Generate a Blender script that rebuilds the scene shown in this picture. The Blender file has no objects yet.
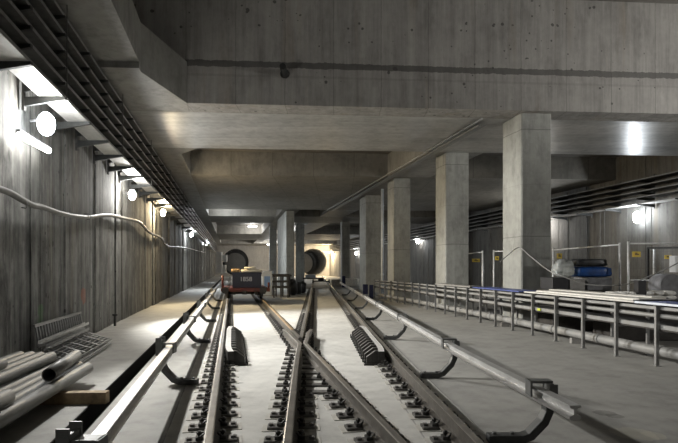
import bpy, bmesh, math, random
from mathutils import Vector, Matrix
random.seed(7)
SC = bpy.context.scene
COL = SC.collection
F, CX, HY, HC = 520.0, 339.0, 268.0, 1.57        # focal length in pixels, centre column, horizon row, eye height
SL = -0.2058                                     # the hall runs along (SL, 1); beams lie a little askew to that

def pz(x, y, z):                                 # photo pixel at height z -> point
    Y = F*(HC-z)/(y-HY)
    return Vector(((x-CX)/F*Y, Y, z))
def pY(x, y, Y):
    return Vector(((x-CX)/F*Y, Y, HC-(y-HY)/F*Y))
def L(off, Y, z=0.0):                            # offset across the hall, depth
    return Vector((off+SL*Y, Y, z))
def S(off, t, z=0.0):                            # same, on the skewed beam grid
    Y = t+0.07095*(off-8.02)
    return Vector((off+SL*Y, Y, z))

# ------------------------------------------------------------------ materials
MATS = {}
def nt(name):
    m = bpy.data.materials.new(name); m.use_nodes = True
    n = m.node_tree; b = n.nodes['Principled BSDF']
    MATS[name] = m
    return m, n, b
def mth(n, op, a, b=None, c=None):
    k = n.nodes.new('ShaderNodeMath'); k.operation = op
    for i, v in enumerate((a, b, c)):
        if v is None: continue
        if isinstance(v, (int, float)): k.inputs[i].default_value = v
        else: n.links.new(v, k.inputs[i])
    return k.outputs[0]
def ramp(n, fac, stops):
    r = n.nodes.new('ShaderNodeValToRGB')
    e = r.color_ramp.elements
    while len(e) > 1: e.remove(e[-1])
    e[0].position, e[0].color = stops[0][0], (*stops[0][1], 1)
    for p, c in stops[1:]:
        q = e.new(p); q.color = (*c, 1)
    n.links.new(fac, r.inputs[0])
    return r.outputs[0]
def mix(n, fac, a, b, mode='MIX'):
    k = n.nodes.new('ShaderNodeMix'); k.data_type = 'RGBA'; k.blend_type = mode
    for sock, v in ((k.inputs[0], fac), (k.inputs[6], a), (k.inputs[7], b)):
        if isinstance(v, (int, float)): sock.default_value = v
        elif isinstance(v, tuple): sock.default_value = (*v, 1)
        else: n.links.new(v, sock)
    return k.outputs[2]
def noise(n, vec, scale, detail=5, rough=.6, mapscale=None):
    if mapscale:
        mp = n.nodes.new('ShaderNodeMapping'); mp.inputs['Scale'].default_value = mapscale
        n.links.new(vec, mp.inputs[0]); vec = mp.outputs[0]
    k = n.nodes.new('ShaderNodeTexNoise'); k.inputs['Scale'].default_value = scale
    k.inputs['Detail'].default_value = detail; k.inputs['Roughness'].default_value = rough
    n.links.new(vec, k.inputs['Vector'])
    return k.outputs[0]
def concrete(name, base, lo=.55, hi=1.25, rough=.8, streak=0., blotch=1.0, bump=.25, vjoint=None, hjoint=None, tint=None, grime=0., spec=.4,
             lines=None, spots=None, stretch=None, bed=None, pits=0., sharp=0.):
    m, n, b = nt(name)
    g = n.nodes.new('ShaderNodeNewGeometry'); P = g.outputs['Position']
    big = noise(n, P, .35*blotch, 6, .62, stretch)
    fine = noise(n, P, 5.0, 7, .65)
    mid = noise(n, P, 1.7, 6, .65, stretch)
    f = mth(n, 'ADD', mth(n, 'ADD', mth(n, 'MULTIPLY', big, .40), mth(n, 'MULTIPLY', mid, .28)), mth(n, 'MULTIPLY', fine, .32))
    if streak:
        st = noise(n, P, 1.0, 7, .7, (5.5, 5.5, .22))
        f = mth(n, 'ADD', mth(n, 'MULTIPLY', f, 1-streak), mth(n, 'MULTIPLY', st, streak))
    c = lambda k: tuple(v*k for v in base)
    col = ramp(n, f, [(.30+sharp, c(lo)), (.5, c(.92)), (.72-sharp, c(hi))])
    if grime:
        gr = noise(n, P, 1.6, 8, .7, (1.6, 1.6, .5))
        col = mix(n, mth(n, 'MULTIPLY', ramp(n, gr, [(.5, (0,0,0)), (.66, (1,1,1))]), grime), col, c(.3))
    if pits:
        vo = n.nodes.new('ShaderNodeTexVoronoi'); vo.inputs['Scale'].default_value = 5.; n.links.new(P, vo.inputs['Vector'])
        gate = mth(n, 'GREATER_THAN', noise(n, P, .5, 3), .5)
        rad = mth(n, 'MULTIPLY', mth(n, 'POWER', noise(n, P, 3.1, 2), 3.), pits)
        col = mix(n, mth(n, 'MULTIPLY', mth(n, 'MULTIPLY', mth(n, 'LESS_THAN', vo.outputs['Distance'], rad), gate), .75), col, c(.15))
    if tint:
        tn = noise(n, P, .9, 4, .6, (1.8, 1.8, .12))
        col = mix(n, mth(n, 'MULTIPLY', ramp(n, tn, [(.56, (0,0,0)), (.72, (1,1,1))]), .3), col, tint)
    sx = n.nodes.new('ShaderNodeSeparateXYZ'); n.links.new(P, sx.inputs[0])
    wob = mth(n, 'MULTIPLY', mth(n, 'SUBTRACT', noise(n, P, 2.5, 4), .5), .05)
    if vjoint:
        u = mth(n, 'ADD', sx.outputs[0], mth(n, 'ADD', mth(n, 'MULTIPLY', sx.outputs[1], vjoint[1]), wob))
        fr = mth(n, 'FRACT', mth(n, 'DIVIDE', mth(n, 'ADD', u, 100.), vjoint[0]))
        k = mth(n, 'LESS_THAN', fr, .016)
        col = mix(n, mth(n, 'MULTIPLY', k, .45), col, c(.25))
    for zz in hjoint or ():
        d = mth(n, 'ABSOLUTE', mth(n, 'SUBTRACT', mth(n, 'ADD', sx.outputs[2], wob), zz[0]))
        k = mth(n, 'LESS_THAN', d, mth(n, 'MULTIPLY', mth(n, 'ADD', .35, mth(n, 'MULTIPLY', noise(n, P, 4.0, 6, .75), 1.3)), zz[1]))
        col = mix(n, mth(n, 'MULTIPLY', k, zz[2]), col, c(.2))
    for (sl, off, w) in lines or ():
        d = mth(n, 'ABSOLUTE', mth(n, 'SUBTRACT', mth(n, 'ADD', mth(n, 'SUBTRACT', sx.outputs[0], mth(n, 'MULTIPLY', sx.outputs[1], sl)), mth(n, 'MULTIPLY', wob, .3)), off))
        col = mix(n, mth(n, 'MULTIPLY', mth(n, 'LESS_THAN', d, w), .5), col, c(.2))
    if bed:                                       # paler pour between two joint lines
        def side(sl, off): return mth(n, 'ADD', mth(n, 'SUBTRACT', mth(n, 'SUBTRACT', sx.outputs[0], mth(n, 'MULTIPLY', sx.outputs[1], sl)), off), mth(n, 'MULTIPLY', wob, 1.5))
        k = mth(n, 'MULTIPLY', mth(n, 'GREATER_THAN', side(*bed[0]), 0), mth(n, 'LESS_THAN', side(*bed[1]), 0))
        col = mix(n, k, col, mix(n, 1., col, (bed[2],)*3, 'MULTIPLY'))
    for (pt, r, cc) in spots or ():
        vd = n.nodes.new('ShaderNodeVectorMath'); vd.operation = 'DISTANCE'
        n.links.new(P, vd.inputs[0]); vd.inputs[1].default_value = pt
        k = mth(n, 'MULTIPLY', mth(n, 'LESS_THAN', mth(n, 'ADD', vd.outputs[1], mth(n, 'MULTIPLY', fine, r*1.2)), r*1.5), .4)
        col = mix(n, k, col, cc)
    n.links.new(col, b.inputs['Base Color'])
    b.inputs['Roughness'].default_value = rough
    b.inputs['Specular IOR Level'].default_value = spec
    bp = n.nodes.new('ShaderNodeBump'); bp.inputs['Strength'].default_value = bump; bp.inputs['Distance'].default_value = .03
    n.links.new(f, bp.inputs['Height']); n.links.new(bp.outputs[0], b.inputs['Normal'])
    return m
def plain(name, colr, rough=.6, metal=0., var=.25, scale=8., spec=.5, bump=0., dirt=None):
    m, n, b = nt(name)
    tc = n.nodes.new('ShaderNodeTexCoord')
    f = noise(n, tc.outputs['Object'], scale, 5, .6)
    col = ramp(n, f, [(.3, tuple(v*(1-var) for v in colr)), (.7, tuple(min(1, v*(1+var)) for v in colr))])
    if dirt:
        d = noise(n, tc.outputs['Object'], scale*.4, 6, .7)
        col = mix(n, ramp(n, d, [(.5, (0,0,0)), (.68, (1,1,1))]), col, dirt)
    n.links.new(col, b.inputs['Base Color'])
    b.inputs['Roughness'].default_value = rough; b.inputs['Metallic'].default_value = metal
    b.inputs['Specular IOR Level'].default_value = spec
    if bump:
        bp = n.nodes.new('ShaderNodeBump'); bp.inputs['Strength'].default_value = bump; bp.inputs['Distance'].default_value = .02
        n.links.new(f, bp.inputs['Height']); n.links.new(bp.outputs[0], b.inputs['Normal'])
    return m
def glow(name, colr, s):
    m, n, b = nt(name)
    b.inputs['Base Color'].default_value = (.9, .9, .9, 1)
    b.inputs['Emission Color'].default_value = (*colr, 1); b.inputs['Emission Strength'].default_value = s
    return m

M = MATS
concrete('floor_concrete', (.385, .378, .352), .62, 1.18, .7, bump=.12, blotch=1.6, grime=.25, spec=.3, bed=((SL, -.62), (-.048, 1.62), 1.6),
         lines=[(-.048, 1.02, .008), (-.048, 1.62, .006), (SL, -.62, .006)],
         spots=[(pz(632, 433, 0), .22, (.55, .52, .42)), (pz(655, 435, 0), .12, (.55, .52, .42)), (pz(605, 413, 0), .13, (.10, .095, .085)), (pz(615, 416, 0), .10, (.10, .095, .085)), (pz(240, 383, 0), .05, (.12, .11, .1))])
concrete('wall_concrete', (.175, .174, .162), .12, 2.0, .85, streak=.55, bump=.9, grime=.95, pits=.8, sharp=.07, tint=(.30, .23, .13),
         spots=[((-5.4, 9.0, .75), .28, (.12, .28, .10)), ((-5.75, 11.6, .95), .22, (.42, .10, .04))])
concrete('right_wall_concrete', (.22, .213, .198), .4, 1.3, .85, streak=.55, bump=.4, grime=.5, tint=(.26, .2, .12))
concrete('beam_concrete', (.34, .325, .30), .5, 1.3, .8, streak=.5, bump=.4, grime=.35, tint=(.30, .22, .13), pits=.9, sharp=.03,
         vjoint=(1.28, .0), hjoint=[(6.93, .085, .75), (6.62, .03, .15)], blotch=2.0)
concrete('soffit_concrete', (.40, .395, .375), .42, 1.45, .34, bump=.12, grime=.4, spec=.5, blotch=1.3, stretch=(.25, 3.0, 1))
concrete('left_slab_concrete', (.30, .295, .275), .55, 1.25, .6, bump=.25, grime=.45, blotch=1.8)
concrete('rough_slab_concrete', (.235, .222, .195), .5, 1.25, .7, bump=.2, grime=.4, vjoint=(1.9, .0), blotch=1.3)
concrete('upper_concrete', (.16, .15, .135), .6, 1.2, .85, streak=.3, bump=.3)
concrete('column_concrete', (.37, .372, .34), .5, 1.3, .65, streak=.25, bump=.2, grime=.4, sharp=.03, blotch=2.2,
         hjoint=[(2.45, .012, .5), (5.42, .012, .5), (3.9, .006, .25)])
concrete('end_wall_concrete', (.42, .40, .37), .5, 1.3, .85, streak=.3, bump=.3, grime=.3)
concrete('lining_concrete', (.30, .29, .265), .6, 1.2, .8, bump=.2)
concrete('near_black_concrete', (.03, .03, .028), .6, 1.2, .9, bump=.3)  # gutter lining: shade of the channel put into the colour; tunnel ribs share it
plain('rail_steel', (.13, .12, .105), .5, .55, .3, 9, dirt=(.10, .085, .07))
plain('rail_top', (.33, .31, .28), .38, .75, .2, 6)
plain('rusty_top', (.42, .30, .17), .5, .4, .25, 8)
plain('plate_steel', (.13, .125, .115), .6, .35, .3, 20)
plain('clip_steel', (.045, .043, .04), .55, .4, .3, 30)
plain('grout', (.50, .48, .43), .85, 0, .15, 6)
plain('conductor_steel', (.52, .517, .50), .42, .35, .18, 5)
plain('conductor_highlight', (.62, .61, .59), .30, .75, .1, 5)  # paler lower flange: the highlight along the rail put into its colour
plain('bracket_paint', (.05, .052, .05), .5, .1, .25, 12)
plain('clamp_paint', (.16, .163, .157), .45, .2, .2, 10)
plain('galvanised', (.29, .29, .285), .45, .6, .2, 14)
plain('tray_steel', (.10, .098, .093), .5, .35, .3, 10)
plain('tray_lip', (.24, .238, .23), .45, .4, .25, 10)
plain('shaded_timber', (.045, .04, .035), .8, 0, .3, 8)  # near-black: shade under and behind the rack put into the timber colour
plain('tray_bottom', (.62, .61, .58), .5, .2, .12, 10)
plain('black_rubber', (.022, .022, .022), .6, 0, .3, 10)
plain('cable_grey', (.16, .155, .145), .55, 0, .3, 10)
plain('pipe_grey', (.17, .169, .157), .45, 0, .2, 5, dirt=(.14, .135, .12))
plain('pipe_light', (.28, .278, .265), .5, 0, .2, 4, dirt=(.26, .25, .22))
plain('pipe_inside', (.03, .03, .028), .8)
plain('wood', (.30, .22, .13), .75, 0, .35, 12, bump=.3)
plain('pale_board', (.70, .68, .62), .7, 0, .15, 6)
plain('blue_board', (.07, .10, .30), .5, 0, .3, 6)
plain('blue_tarp', (.008, .05, .19), .4, 0, .4, 5, bump=.4)
plain('black_tarp', (.016, .017, .018), .38, 0, .4, 6, bump=.4)
plain('crate_grey', (.17, .17, .175), .6, 0, .3, 7, bump=.3)
plain('crate_light', (.30, .29, .27), .6, 0, .2, 7)
plain('crate_black', (.018, .018, .02), .5, 0, .3, 7)
plain('bag_white', (.80, .79, .75), .7, 0, .25, 10, bump=.3)
plain('bag_tan', (.45, .36, .22), .7, 0, .2, 10)
plain('sign_yellow', (.78, .56, .06), .5, 0, .06, 6)
plain('sign_mark', (.16, .11, .03), .5, 0, .1, 6)
plain('paper_white', (.80, .80, .79), .6, 0, .05, 4)
plain('fence_steel', (.68, .68, .67), .42, .25, .15, 10)
plain('dark_frame', (.05, .05, .05), .6, .2, .2, 10)
plain('wagon_red', (.13, .03, .022), .6, .1, .3, 9, dirt=(.08, .035, .025))
plain('wagon_box', (.008, .010, .024), .45, 0, .3, 5)
plain('wagon_dark', (.03, .028, .026), .6, .2, .3, 9)
plain('text_white', (.55, .56, .58), .6, 0, .1, 9)
plain('sack', (.66, .60, .46), .75, 0, .2, 9, bump=.4)
plain('sack_tan', (.40, .26, .12), .75, 0, .2, 9)
plain('cabinet_blue', (.25, .42, .75), .5, 0, .1, 4)
plain('cabinet_white', (.75, .80, .86), .5, 0, .08, 4)
plain('jeans_blue', (.012, .018, .065), .8, 0, .2, 9)
plain('yellow_green', (.55, .62, .05), .6, 0, .1, 9)
plain('lamp_body', (.25, .25, .25), .5, .3, .2, 9)
glow('lamp_white', (1, .98, .95), 28.)
glow('lamp_cool', (.86, .93, 1), 34.)
glow('lamp_warm', (1, .86, .62), 26.)
m, n, b = nt('clear_plastic')
b.inputs['Base Color'].default_value = (.75, .78, .76, 1); b.inputs['Roughness'].default_value = .12
b.inputs['Transmission Weight'].default_value = .6; b.inputs['IOR'].default_value = 1.2
tc = n.nodes.new('ShaderNodeTexCoord'); bp = n.nodes.new('ShaderNodeBump'); bp.inputs['Strength'].default_value = .8
n.links.new(noise(n, tc.outputs['Object'], 14, 4), bp.inputs['Height']); n.links.new(bp.outputs[0], b.inputs['Normal'])

# ------------------------------------------------------------------ mesh builder
class MB:
    def __init__(s): s.v, s.f, s.sm, s.mi = [], [], [], []
    def face(s, idx, smooth=False, mi=0): s.f.append(tuple(idx)); s.sm.append(smooth); s.mi.append(mi)
    def add(s, pts):
        k = len(s.v); s.v += [Vector(p) for p in pts]; return k
    def hexa(s, p, mi=0):                        # 8 corners: bottom ring then top ring
        k = s.add(p)
        for q in ((3,2,1,0), (4,5,6,7), (0,1,5,4), (1,2,6,5), (2,3,7,6), (3,0,4,7)): s.face([k+i for i in q], False, mi)
        return s
    def box(s, c, sx, sy, sz, ang=0., mi=0):     # c is the centre of the base
        c = Vector(c); ca, sa = math.cos(ang), math.sin(ang); p = []
        for z in (0, sz):
            for x, y in ((-1,-1), (1,-1), (1,1), (-1,1)):
                x_, y_ = x*sx/2, y*sy/2
                p.append(c+Vector((x_*ca-y_*sa, x_*sa+y_*ca, z)))
        return s.hexa(p, mi)
    def beam(s, a, b, w, h, up=(0,0,1), mi=0):   # rectangular bar centred on a-b
        a, b = Vector(a), Vector(b); d = (b-a).normalized(); u = Vector(up)
        r = d.cross(u)
        if r.length < 1e-4: r = d.cross(Vector((1,0,0)))
        r.normalize(); u = r.cross(d).normalized()
        p = []
        for e in (a, b):
            p += [e-r*w/2-u*h/2, e+r*w/2-u*h/2, e+r*w/2+u*h/2, e-r*w/2+u*h/2]
        k = s.add(p)
        for q in ((0,3,2,1)[::-1], (4,5,6,7), (0,4,5,1)[::-1], (1,5,6,2)[::-1], (2,6,7,3)[::-1], (3,7,4,0)[::-1]): s.face([k+i for i in q], False, mi)
        return s
    def poly(s, pts, z0, z1, mi=0):              # vertical prism over a plan polygon
        n = len(pts); k = s.add([Vector((p[0], p[1], z0)) for p in pts]+[Vector((p[0], p[1], z1)) for p in pts])
        s.face([k+i for i in range(n)][::-1], False, mi); s.face([k+n+i for i in range(n)], False, mi)
        for i in range(n):
            j = (i+1) % n; s.face((k+i, k+j, k+n+j, k+n+i), False, mi)
        return s
    def tube(s, path, r, n=8, caps=True, smooth=True, mi=0, hollow=0., inner_mi=None):
        path = [Vector(p) for p in path]; rings = []
        rr = r if isinstance(r, (list, tuple)) else [r]*len(path)
        pu = None
        for i, p in enumerate(path):
            d = (path[min(i+1, len(path)-1)]-path[max(i-1, 0)]).normalized()
            u = pu-d*pu.dot(d) if pu else Vector((0,0,1))-d*d.z
            if u.length < 1e-3: u = Vector((1,0,0))-d*d.x
            u.normalize(); pu = u; w = d.cross(u)
            rings.append(s.add([p+(u*math.cos(2*math.pi*k/n)+w*math.sin(2*math.pi*k/n))*rr[i] for k in range(n)]))
        for a, b in zip(rings, rings[1:]):
            for k in range(n): s.face((a+k, a+(k+1) % n, b+(k+1) % n, b+k), smooth, mi)
        if hollow:
            for e, (ring, p) in enumerate(((rings[0], path[0]), (rings[-1], path[-1]))):
                d = (path[1]-path[0]).normalized() if e == 0 else (path[-2]-path[-1]).normalized()
                q = s.add([p+(s.v[ring+k]-p)*hollow for k in range(n)])
                q2 = s.add([p+(s.v[ring+k]-p)*hollow+d*rr[0]*4 for k in range(n)])
                im = mi if inner_mi is None else inner_mi
                for k in range(n):
                    k2 = (k+1) % n
                    s.face((ring+k, q+k, q+k2, ring+k2) if e == 0 else (ring+k2, q+k2, q+k, ring+k), False, mi)
                    s.face((q+k, q2+k, q2+k2, q+k2) if e == 0 else (q+k2, q2+k2, q2+k, q+k), True, im)
                s.face([q2+k for k in range(n)], False, im)
        elif caps:
            s.face([rings[0]+k for k in range(n)][::-1], False, mi); s.face([rings[-1]+k for k in range(n)], False, mi)
        return s
    def sweep(s, prof, path, mis=None, smooth=False):   # closed profile (right, up) along a level path
        path = [Vector(p) for p in path]; n = len(prof); rings = []
        for i, p in enumerate(path):
            d = path[min(i+1, len(path)-1)]-path[max(i-1, 0)]; d.z = 0; d.normalize()
            r = Vector((d.y, -d.x, 0))
            rings.append(s.add([p+r*a+Vector((0,0,b)) for a, b in prof]))
        for a, b in zip(rings, rings[1:]):
            for k in range(n): s.face((a+k, b+k, b+(k+1) % n, a+(k+1) % n), smooth, mis[k] if mis else 0)
        s.face([rings[0]+k for k in range(n)], False, 0); s.face([rings[-1]+k for k in range(n)][::-1], False, 0)
        return s
    def sheet(s, fn, nu, nv, th, smooth=True, mi=0):
        k = s.add([fn(i/nu, j/nv) for j in range(nv+1) for i in range(nu+1)])
        for j in range(nv):
            for i in range(nu):
                a = k+j*(nu+1)+i; s.face((a, a+1, a+nu+2, a+nu+1), smooth, mi)
        return s
    def lump(s, c, rx, ry, rz, n=10, m=7, wob=.12, flat=-.6, ang=0., seed=1, ex=.62):
        R = random.Random(seed); c = Vector(c); k0 = len(s.v); ca, sa = math.cos(ang), math.sin(ang)
        for j in range(m+1):
            ph = -math.pi/2+math.pi*j/m
            for i in range(n):
                th = 2*math.pi*i/n; w = 1+R.uniform(-wob, wob)
                sq = lambda v: math.copysign(abs(v)**ex, v)
                x, y, z = sq(math.cos(th))*sq(math.cos(ph))*rx*w, sq(math.sin(th))*sq(math.cos(ph))*ry*w, max(sq(math.sin(ph)), flat)*rz*(w if math.sin(ph) > -.3 else 1)
                s.v.append(c+Vector((x*ca-y*sa, x*sa+y*ca, z)))
        for j in range(m):
            for i in range(n):
                a, b = k0+j*n+i, k0+j*n+(i+1) % n
                s.face((a, b, b+n, a+n), True)
        return s
    def build(s, name, mat, parent=None, origin=None, bevel=0., label=None):
        if parent is not None: org = Vector((0,0,0)); base = world(parent)
        if origin is None:
            lo = Vector([min(v[i] for v in s.v) for i in range(3)]); hi = Vector([max(v[i] for v in s.v) for i in range(3)])
            origin = Vector(((lo.x+hi.x)/2, (lo.y+hi.y)/2, lo.z))
        origin = Vector(origin)
        me = bpy.data.meshes.new(name)
        me.from_pydata([v-origin for v in s.v], [], s.f)
        mats = mat if isinstance(mat, (list, tuple)) else [mat]
        for q in mats: me.materials.append(M[q])
        me.polygons.foreach_set('use_smooth', s.sm); me.polygons.foreach_set('material_index', s.mi)
        me.update()
        bm = bmesh.new(); bm.from_mesh(me); bmesh.ops.recalc_face_normals(bm, faces=bm.faces); bm.to_mesh(me); bm.free()
        o = bpy.data.objects.new(name, me); COL.objects.link(o)
        if bevel:
            bv = o.modifiers.new('edge', 'BEVEL'); bv.width = bevel; bv.segments = 2; bv.limit_method = 'ANGLE'
        if parent is not None:
            o.parent = parent; o.location = origin-base
        else: o.location = origin
        if label: o['label'] = label
        return o
def world(o):
    p = Vector(o.location)
    while o.parent is not None: o = o.parent; p += Vector(o.location)
    return p
def tag(o, label, cat, group=None, kind=None):
    o['label'] = label; o['category'] = cat
    if group: o['group'] = group
    if kind: o['kind'] = kind
    return o
def empty(name, loc, label, cat, group=None):
    o = bpy.data.objects.new(name, None); COL.objects.link(o); o.location = loc; o.empty_display_size = .1
    return tag(o, label, cat, group)
def struct(o): o['kind'] = 'structure'; return o
def copy_tree(o, parent=None):
    c = o.copy(); COL.objects.link(c)
    if parent is not None: c.parent = parent
    for ch in [q for q in bpy.data.objects if q.parent == o]: copy_tree(ch, c)
    return c
ORD = ['nearest', 'second', 'third', 'fourth', 'fifth', 'sixth', 'seventh', 'eighth', 'ninth', 'tenth', 'eleventh', 'twelfth', 'thirteenth', 'fourteenth',
       'fifteenth', 'sixteenth', 'seventeenth', 'eighteenth', 'nineteenth', 'twentieth']

# ------------------------------------------------------------------ setting
T0, T1 = -4.0, 100.0
WL, WR = -3.29, 18.7
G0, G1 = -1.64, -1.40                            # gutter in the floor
def slab(name, pts, z0, z1, mat):
    return struct(MB().poly(pts, z0, z1).build(name, mat))
mb = MB()
mb.poly([S(WL-.3, T0), S(G0, T0), S(G0, T1+14), S(WL-.3, T1+14)], -.6, 0)
mb.poly([S(G1, T0), S(WR+.3, T0), S(WR+.3, T1+14), S(G1, T1+14)], -.6, 0)
struct(mb.build('floor', 'floor_concrete'))
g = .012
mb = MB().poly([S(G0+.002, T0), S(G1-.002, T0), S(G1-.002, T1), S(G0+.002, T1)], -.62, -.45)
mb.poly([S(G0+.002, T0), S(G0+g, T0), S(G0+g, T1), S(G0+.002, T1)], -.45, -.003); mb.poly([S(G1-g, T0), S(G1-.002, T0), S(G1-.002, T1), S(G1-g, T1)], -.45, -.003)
struct(mb.build('floor_gutter', 'near_black_concrete'))

def panel_wall(name, off, side, mat, zt, seed):
    R = random.Random(seed); mb = MB(); t = T0
    while t < T1:
        w = R.choice([.28, .4, .55, .75, .9, 1.1]); d = R.choice([0, .012, .03, .045, .02, .07])
        a, b = off-side*d, off+side*.5
        mb.poly([S(a, t), S(a, t+w), S(b, t+w), S(b, t)], -.3, zt); t += w
    return struct(mb.build(name, mat))
panel_wall('wall_left', WL-.07, -1, 'wall_concrete', 9.0, 3)
panel_wall('wall_right', WR+.07, 1, 'right_wall_concrete', 9.0, 5)

ZS, ZU = 5.87, 6.95
# foreground chamber: the deep beam, its wall above, the high ceiling
TB = 14.2
struct(MB().poly([S(-1.17, TB), S(WR, TB), S(WR, TB+.8), S(-1.17, TB+.8)], ZS, ZU).build('trim_1', 'beam_concrete'))
struct(MB().poly([S(WL-.5, TB+.02), S(WR+.4, TB+.02), S(WR+.4, TB+.9), S(WL-.5, TB+.9)], ZU+.002, 9.3).build('wall_front', 'beam_concrete'))
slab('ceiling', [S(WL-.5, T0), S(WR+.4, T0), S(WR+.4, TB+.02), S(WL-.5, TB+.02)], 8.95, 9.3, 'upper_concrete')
struct(MB().poly([S(WL-.5, T0-.4), S(WR+.5, T0-.4), S(WR+.5, T0), S(WL-.5, T0)], -.3, 9.3).build('wall_back', 'right_wall_concrete'))
# slab strip along the left wall, with the splayed corner of the opening
mb = MB(); mb.poly([S(WL-.3, T0), S(-2.0, T0), S(-2.0, 11.9), S(WL-.3, 11.9)], ZS+.13, ZU)
mb.poly([S(WL-.3, 11.9), S(-2.0, 11.9), S(-2.0, 12.1), S(-1.18, TB), S(-1.18, TB+.82), S(WL-.3, TB+.82)], ZS, ZU)
struct(mb.build('ceiling_left', 'left_slab_concrete'))
# slab strips with coffers between
def strips(name, t0, t1, mat, off0=-1.2, off1=WR):
    mb = MB(); mb.poly([S(off0, t0), S(off1, t0), S(off1, t1), S(off0, t1)], ZS, ZU)
    return struct(mb.build(name, mat))
struct(MB().poly([S(WL-.3, TB+.8), S(WR+.3, TB+.8), S(WR+.3, 19.3), S(WL-.3, 19.3)], ZS, ZU-.01).build('ceiling_near', 'soffit_concrete'))
struct(MB().poly([S(WL-.3, 19.3), S(-1.2, 19.3), S(-1.9, 20.3), S(-1.9, 99.9), S(WL-.3, 99.9)], ZS, ZU-.01).build('ceiling_strip', 'left_slab_concrete'))
strips('ceiling_second', 24.6, 38.6, 'rough_slab_concrete', -1.9)
strips('ceiling_third', 43.6, 49.7, 'rough_slab_concrete', -1.9)
strips('ceiling_fourth', 66, 80, 'rough_slab_concrete', -1.9)
strips('ceiling_fifth', 92, 99.9, 'rough_slab_concrete', -1.9)
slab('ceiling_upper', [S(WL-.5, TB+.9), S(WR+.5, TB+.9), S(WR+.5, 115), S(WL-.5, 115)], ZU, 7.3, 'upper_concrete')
# downstand beams along the column lines
struct(MB().poly([S(7.35, 15.55), S(9.4, 15.55), S(9.4, 99), S(7.35, 99)], ZS+.004, ZU-.02).build('trim_2', 'left_slab_concrete'))
struct(MB().poly([S(3.7, 38.65), S(5.0, 38.65), S(5.0, 99), S(3.7, 99)], 5.84, ZU-.02).build('trim_3', 'rough_slab_concrete'))

# end wall with the two bored tunnels
EY = 100.0
def end_wall():
    mb = MB(); n = 32
    def hole(cx, cz, r, x0, x1, z0, z1):
        ring, sq = [], []
        for k in range(n):
            a = 2*math.pi*k/n; c, s_ = math.cos(a), math.sin(a)
            ring.append(Vector((cx+r*c, EY, cz+r*s_)))
            tx = ((x1-cx)/c if c > 0 else (x0-cx)/c) if abs(c) > 1e-6 else 1e9
            tz = ((z1-cz)/s_ if s_ > 0 else (z0-cz)/s_) if abs(s_) > 1e-6 else 1e9
            q = min(tx, tz); sq.append(Vector((cx+c*q, EY, cz+s_*q)))
        for cnr in ((x0,z0),(x1,z0),(x1,z1),(x0,z1)):
            d = [(p-Vector((cnr[0], EY, cnr[1]))).length for p in sq]; sq[d.index(min(d))] = Vector((cnr[0], EY, cnr[1]))
        a, b = mb.add(ring), mb.add(sq)
        e = mb.add([p+Vector((0,.8,0)) for p in ring])
        for k in range(n):
            j = (k+1) % n; mb.face((a+k, a+j, b+j, b+k)); mb.face((a+k, e+k, e+j, a+j), True)
    def quad(x0, x1, z0, z1):
        k = mb.add([(x0,EY,z0),(x1,EY,z0),(x1,EY,z1),(x0,EY,z1)]); mb.face((k,k+1,k+2,k+3))
    hole(-20.0, 2.7, 2.62, -23.2, -16.8, .0, 6.0); hole(-5.0, 2.7, 2.62, -8.2, -1.8, .0, 6.0)
    for x0, x1 in ((-26, -23.2), (-16.8, -8.2), (-1.8, 3)): quad(x0, x1, 0, 6)
    quad(-26, 3, 6, 7.2)
    return struct(mb.build('wall_end', 'end_wall_concrete'))
end_wall()
for q, (cx, lab) in enumerate(((-20.0, 'dark segment-lined bored tunnel behind the wagon'), (-5.0, 'dark segment-lined bored tunnel between the far columns'))):
    mb = MB(); n = 32; L_ = 14; AX = (SL, -.17)
    for k in range(L_):                           # rings of lining segments
        y0 = EY+.84+k*1.5; r = 2.58
        for (ya, yb, ra) in ((y0, y0+1.42, r), (y0+1.42, y0+1.5, r+.0)):
            pass
        for e in range(n):
            a0, a1 = 2*math.pi*e/n, 2*math.pi*(e+1)/n
            P = lambda a, y, rr: Vector((cx+AX[q]*(y-EY-.84)+rr*math.cos(a), y, 2.7+rr*math.sin(a)))
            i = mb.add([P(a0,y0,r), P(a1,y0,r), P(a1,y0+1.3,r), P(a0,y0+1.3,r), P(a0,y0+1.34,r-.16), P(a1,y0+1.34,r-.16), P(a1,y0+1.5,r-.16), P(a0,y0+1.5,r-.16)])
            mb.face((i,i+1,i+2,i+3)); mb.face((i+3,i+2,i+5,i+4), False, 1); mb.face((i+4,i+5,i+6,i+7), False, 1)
    i = mb.add([Vector((cx+AX[q]*L_*1.5+2.6*math.cos(2*math.pi*e/n), EY+.84+L_*1.5, 2.7+2.6*math.sin(2*math.pi*e/n))) for e in range(n)]); mb.face([i+e for e in range(n)])
    o = mb.build('tunnel_lining', ['lining_concrete', 'near_black_concrete']); tag(o, lab, 'tunnel', None, 'structure')

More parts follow.
